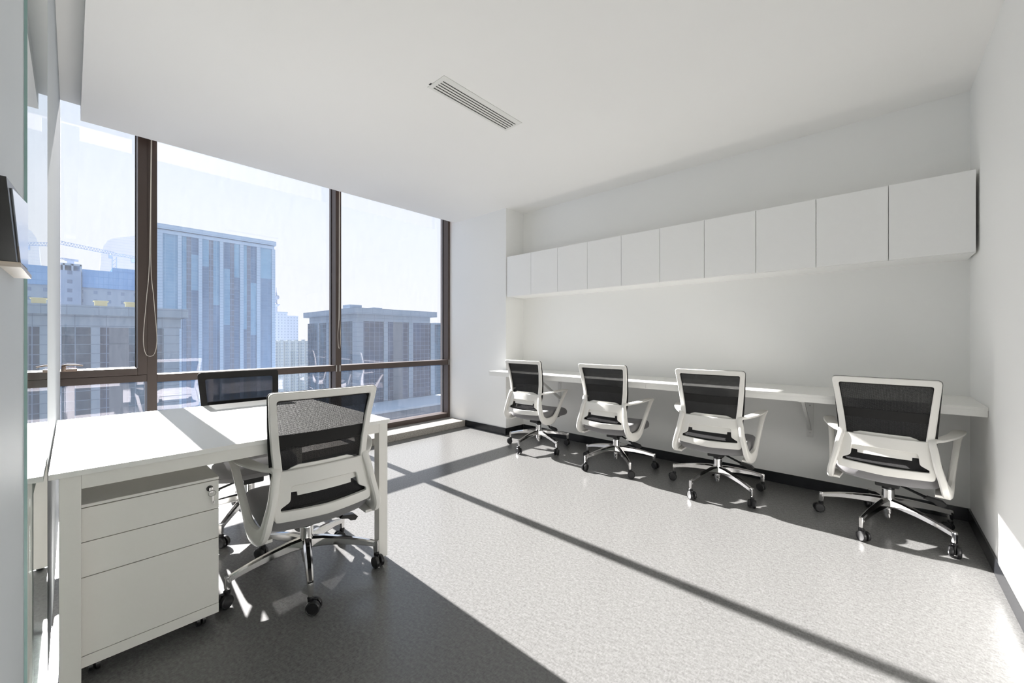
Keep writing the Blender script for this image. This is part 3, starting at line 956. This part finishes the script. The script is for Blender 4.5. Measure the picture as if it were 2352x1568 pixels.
for k, (a, b) in enumerate(edges):
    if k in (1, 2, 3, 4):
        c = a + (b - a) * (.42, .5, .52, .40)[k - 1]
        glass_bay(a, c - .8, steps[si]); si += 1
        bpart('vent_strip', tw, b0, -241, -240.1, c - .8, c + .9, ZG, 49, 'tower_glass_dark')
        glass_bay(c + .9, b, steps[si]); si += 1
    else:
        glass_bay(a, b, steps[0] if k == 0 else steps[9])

# low block on the left
b0 = (-125, -10, ZG)
lb_ = thing('office_block', 'low glass office block with overhanging parapet at the left window', 'building', b0)
bpart('core', lb_, b0, -140, -111, -45, 15.6, ZG, 6.0, 'block_stone')
bpart('parapet', lb_, b0, -141, -109.4, -46, 16.9, 5.6, 7.4, 'block_stone')
bpart('frieze', lb_, b0, -140.5, -110.4, -45.5, 15.8, 3.3, 5.6, 'block_stone')
for a, b in ((-8, -5.2), (-3.7, -1.2), (2.5, 3.7), (12.95, 15.5)):
    bpart('pier', lb_, b0, -111, -110.0, a, b, ZG, 3.3, 'block_stone')
for a, b, m_ in ((-20, -8, 'block_glass'), (-5.2, -3.7, 'block_glass'), (-1.2, 2.5, 'block_glass_teal'), (3.7, 4.95, 'block_glass'), (4.95, 7.7, 'block_panel'), (7.7, 12.95, 'block_glass_teal')):
    bpart('glass_bay', lb_, b0, -111, -110.4, a, b, ZG, 3.3, m_)

for y0_, y1_, lbl in ((3.1, 4.9, 'small yellow cabin on the left block roof, nearer the left wall'), (7.6, 9.6, 'small yellow cabin on the left block roof, beside the window mullion')):
    hb = (-116, (y0_ + y1_) / 2, 7.41)
    ht = thing('site_cabin', lbl, 'cabin', hb, 0, 'yellow cabins on the low block roof')
    bpart('cabin_wall', ht, hb, -117.5, -115, y0_, y1_, 7.41, 8.6, 'cabin')
    bpart('cabin_roof', ht, hb, -117.8, -114.8, y0_ - .2, y1_ + .2, 8.6, 8.75, 'cabin')

# block on the right, seen on its corner
b0 = (-163, 87, ZG)
rb = thing('corner_block', 'dark glass office block seen on its corner in the right window', 'building', b0)
bpart('core', rb, b0, -185, -141, 71, 103, ZG, 10.5, 'block_stone')
bpart('parapet', rb, b0, -187, -138.8, 68.8, 105, 10.2, 12.4, 'block_stone')
bpart('frieze', rb, b0, -184, -140.2, 70.2, 102.4, 7.6, 10.2, 'block_stone')
bpart('pier', rb, b0, -143.2, -139.8, 69.8, 72.4, ZG, 7.6, 'block_stone')
for a, b in ((80.7, 82.4), (91.8, 93.8), (102.6, 104.6)):
    bpart('pier', rb, b0, -141, -139.9, a, b, ZG, 7.6, 'block_stone')
for a, b, m_ in ((72.4, 80.7, 'block_glass'), (82.4, 85.0, 'block_glass'), (85.0, 89.2, 'block_panel'), (89.2, 91.8, 'block_glass'), (93.8, 102.6, 'block_glass')):
    bpart('glass_bay', rb, b0, -141, -140.3, a, b, ZG, 7.6, m_)
for a, b in ((-174.5, -173.0), (-166, -163.8)):
    bpart('side_pier', rb, b0, a, b, 69.9, 71, ZG, 7.6, 'block_stone')
for a, b in ((-186, -174.5), (-173.0, -166), (-163.8, -143.2)):
    bpart('side_bay', rb, b0, a, b, 70.3, 71, ZG, 7.6, 'block_glass_teal')
for a, b, h in ((74, 79, 14.6), (84, 88, 14.0), (79, 82, 13.6)):
    bpart('roof_plant', rb, b0, -160, -154, a, b, 11, h, 'block_stone')
pb0 = (-130, 85, ZG)
pod = thing('podium_building', 'pale flat podium roof at the foot of the corner block', 'building', pb0)
bpart('hall', pod, pb0, -139.5, -122, 60, 112, ZG, -23.6, 'block_panel')
bpart('roof', pod, pb0, -139.6, -121, 59.5, 113, -23.6, -22.9, 'roof_light')
b0 = (-235, 180, ZG)
sl = thing('side_block', 'narrow blue glass block behind the right window edge', 'building', b0)
bpart('tower', sl, b0, -250, -220, 164.5, 190, ZG, 10.5, 'block_glass_teal')
bpart('parapet', sl, b0, -251, -219, 164, 191, 10.5, 11.7, 'block_stone')
# pale tower and flats
b0 = (-410, 132, ZG)
pt_ = thing('pale_tower', 'pale concrete tower with small windows beside the glass tower', 'building', b0)
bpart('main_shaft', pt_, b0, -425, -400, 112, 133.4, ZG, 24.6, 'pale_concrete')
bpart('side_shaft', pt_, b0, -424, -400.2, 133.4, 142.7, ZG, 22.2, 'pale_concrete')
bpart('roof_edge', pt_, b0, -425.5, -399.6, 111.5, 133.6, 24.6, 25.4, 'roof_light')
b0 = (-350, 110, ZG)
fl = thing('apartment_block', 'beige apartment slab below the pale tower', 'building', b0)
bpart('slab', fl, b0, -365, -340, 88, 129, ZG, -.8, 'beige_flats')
for k in range(5):
    bpart('stair_tower', fl, b0, -341, -338.8, 103 + k * 5.2, 105.2 + k * 5.2, ZG, .3, 'beige_flats')
# broadcasting mast with ball
b0 = (-430, 133.5, ZG)
ms = thing('spire_tower', 'thin broadcast tower with a ball near its tip', 'tower', b0)
zz = lambda v: 1.187 + (777 - v) / 921.0 * (.673 * 430 + .74 * 133.5) - ZG
obj('shaft', lathe(B(), [(2.2, 0), (1.0, zz(730)), (.75, zz(672))], 0, 0, 12), 'crane', ms)
obj('ball', lathe(B(), [(.6, zz(688)), (1.9, zz(687)), (2.6, zz(684)), (2.6, zz(681)), (1.9, zz(678)), (.6, zz(677))], 0, 0, 16), 'crane', ms)
obj('deck', lathe(B(), [(1.2, zz(704)), (3.2, zz(699)), (3.2, zz(698)), (1.2, zz(697))], 0, 0, 16), 'crane', ms)
obj('antenna', lathe(B(), [(.5, zz(677)), (.12, zz(660))], 0, 0, 8), 'crane', ms)
# curved tower
b0 = (-520, 34, ZG)
cv = thing('curved_tower', 'pale curved glass tower behind the crane', 'building', b0)
ol = [(16, ZG), (16.5, 55), (17.8, 68), (18.3, 79), (19.7, 85.5), (22.2, 90.3), (25.3, 93), (41.1, 98.7), (48, 101), (48, ZG)]
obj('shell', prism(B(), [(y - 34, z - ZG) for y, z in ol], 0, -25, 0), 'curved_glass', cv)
# unfinished blocks
b0 = (-270, 0, ZG)
c1 = thing('concrete_block', 'grey unfinished concrete tower block with square openings', 'building', b0)
bpart('shell', c1, b0, -285, -258, -16, 3.0, ZG, 30.5, 'raw_concrete')
for k in range(6):
    bpart('roof_post', c1, b0, -258.6, -258, -10 + k * 2.5, -9.4 + k * 2.5, 30.5, 33.4, 'raw_concrete_pale')
bpart('roof_beam', c1, b0, -285, -258, -16, 3.0, 32.8, 33.6, 'raw_concrete_pale')
b0 = (-275, 14, ZG)
c2 = thing('netted_block', 'unfinished block wrapped in blue safety netting near the roof', 'building', b0)
bpart('shell', c2, b0, -290, -260.5, 3.2, 20.6, ZG, 31, 'raw_concrete_pale')
bpart('netting', c2, b0, -290, -259.6, 3.2, 20.7, 23.9, 31.8, 'netting')
bpart('netting', c2, b0, -290, -259.4, 12.6, 20.7, 31.8, 33.6, 'netting')
# cranes
def truss(bm, p0, p1, h, n, r_):
    p0, p1 = Vector(p0), Vector(p1)
    up = Vector((0, 0, 1)) * h
    tube(bm, [p0, p1], r_, 5); tube(bm, [p0 + up, p1 + up], r_ * .8, 5)
    for k in range(n):
        a = p0.lerp(p1, k / n); b = p0.lerp(p1, (k + .5) / n); c = p0.lerp(p1, (k + 1) / n)
        tube(bm, [a, b + up], r_ * .6, 4); tube(bm, [b + up, c], r_ * .6, 4)
b0 = (-300, 15.4, 30)
cr = thing('tower_crane', 'tower crane with long lattice jib above the netted block', 'crane', b0)
bm = B()
for dx, dy in ((-.8, -.8), (.8, -.8), (.8, .8), (-.8, .8)): tube(bm, [(dx, dy, ZG - 30), (dx, dy, 14.5)], .18, 5)
for k in range(7): tube(bm, [(-.8, -.8, k * 2), (.8, .8, k * 2 + 2)], .12, 4); tube(bm, [(.8, -.8, k * 2), (-.8, .8, k * 2 + 2)], .12, 4)
obj('mast', bm, 'crane', cr)
bm = B(); truss(bm, (0, -26, 18.9), (0, 0, 15.4), 1.6, 26, .16)
obj('jib', bm, 'crane', cr)
bm = B(); truss(bm, (0, 0, 15.4), (0, 8, 14.6), 1.2, 6, .18); box(bm, -1, 1, 6.4, 8.4, 12.6, 14.6)
obj('counter_jib', bm, 'crane', cr)
obj('cab', box(B(), -.9, .9, -2.2, -.9, 13.6, 15.4, .1), 'crane', cr)
b0 = (-320, 2, 43)
c3 = thing('tower_crane', 'distant crane jib with counterweight over the grey concrete block', 'crane', b0)
bm = B(); truss(bm, (0, -30, 1.2), (0, 0, .2), .5, 22, .18)
obj('jib', bm, 'crane', c3)
obj('counterweight', box(B(), -1, 1, -3.6, -1.0, -2.0, .1), 'crane', c3)
obj('jib_end', box(B(), -.7, .7, -4.5, .6, -.3, .7), 'crane', c3)
obj('mast', box(B(), -.9, .9, -14, -12.2, ZG - 43 + .0, .4), 'crane', c3)
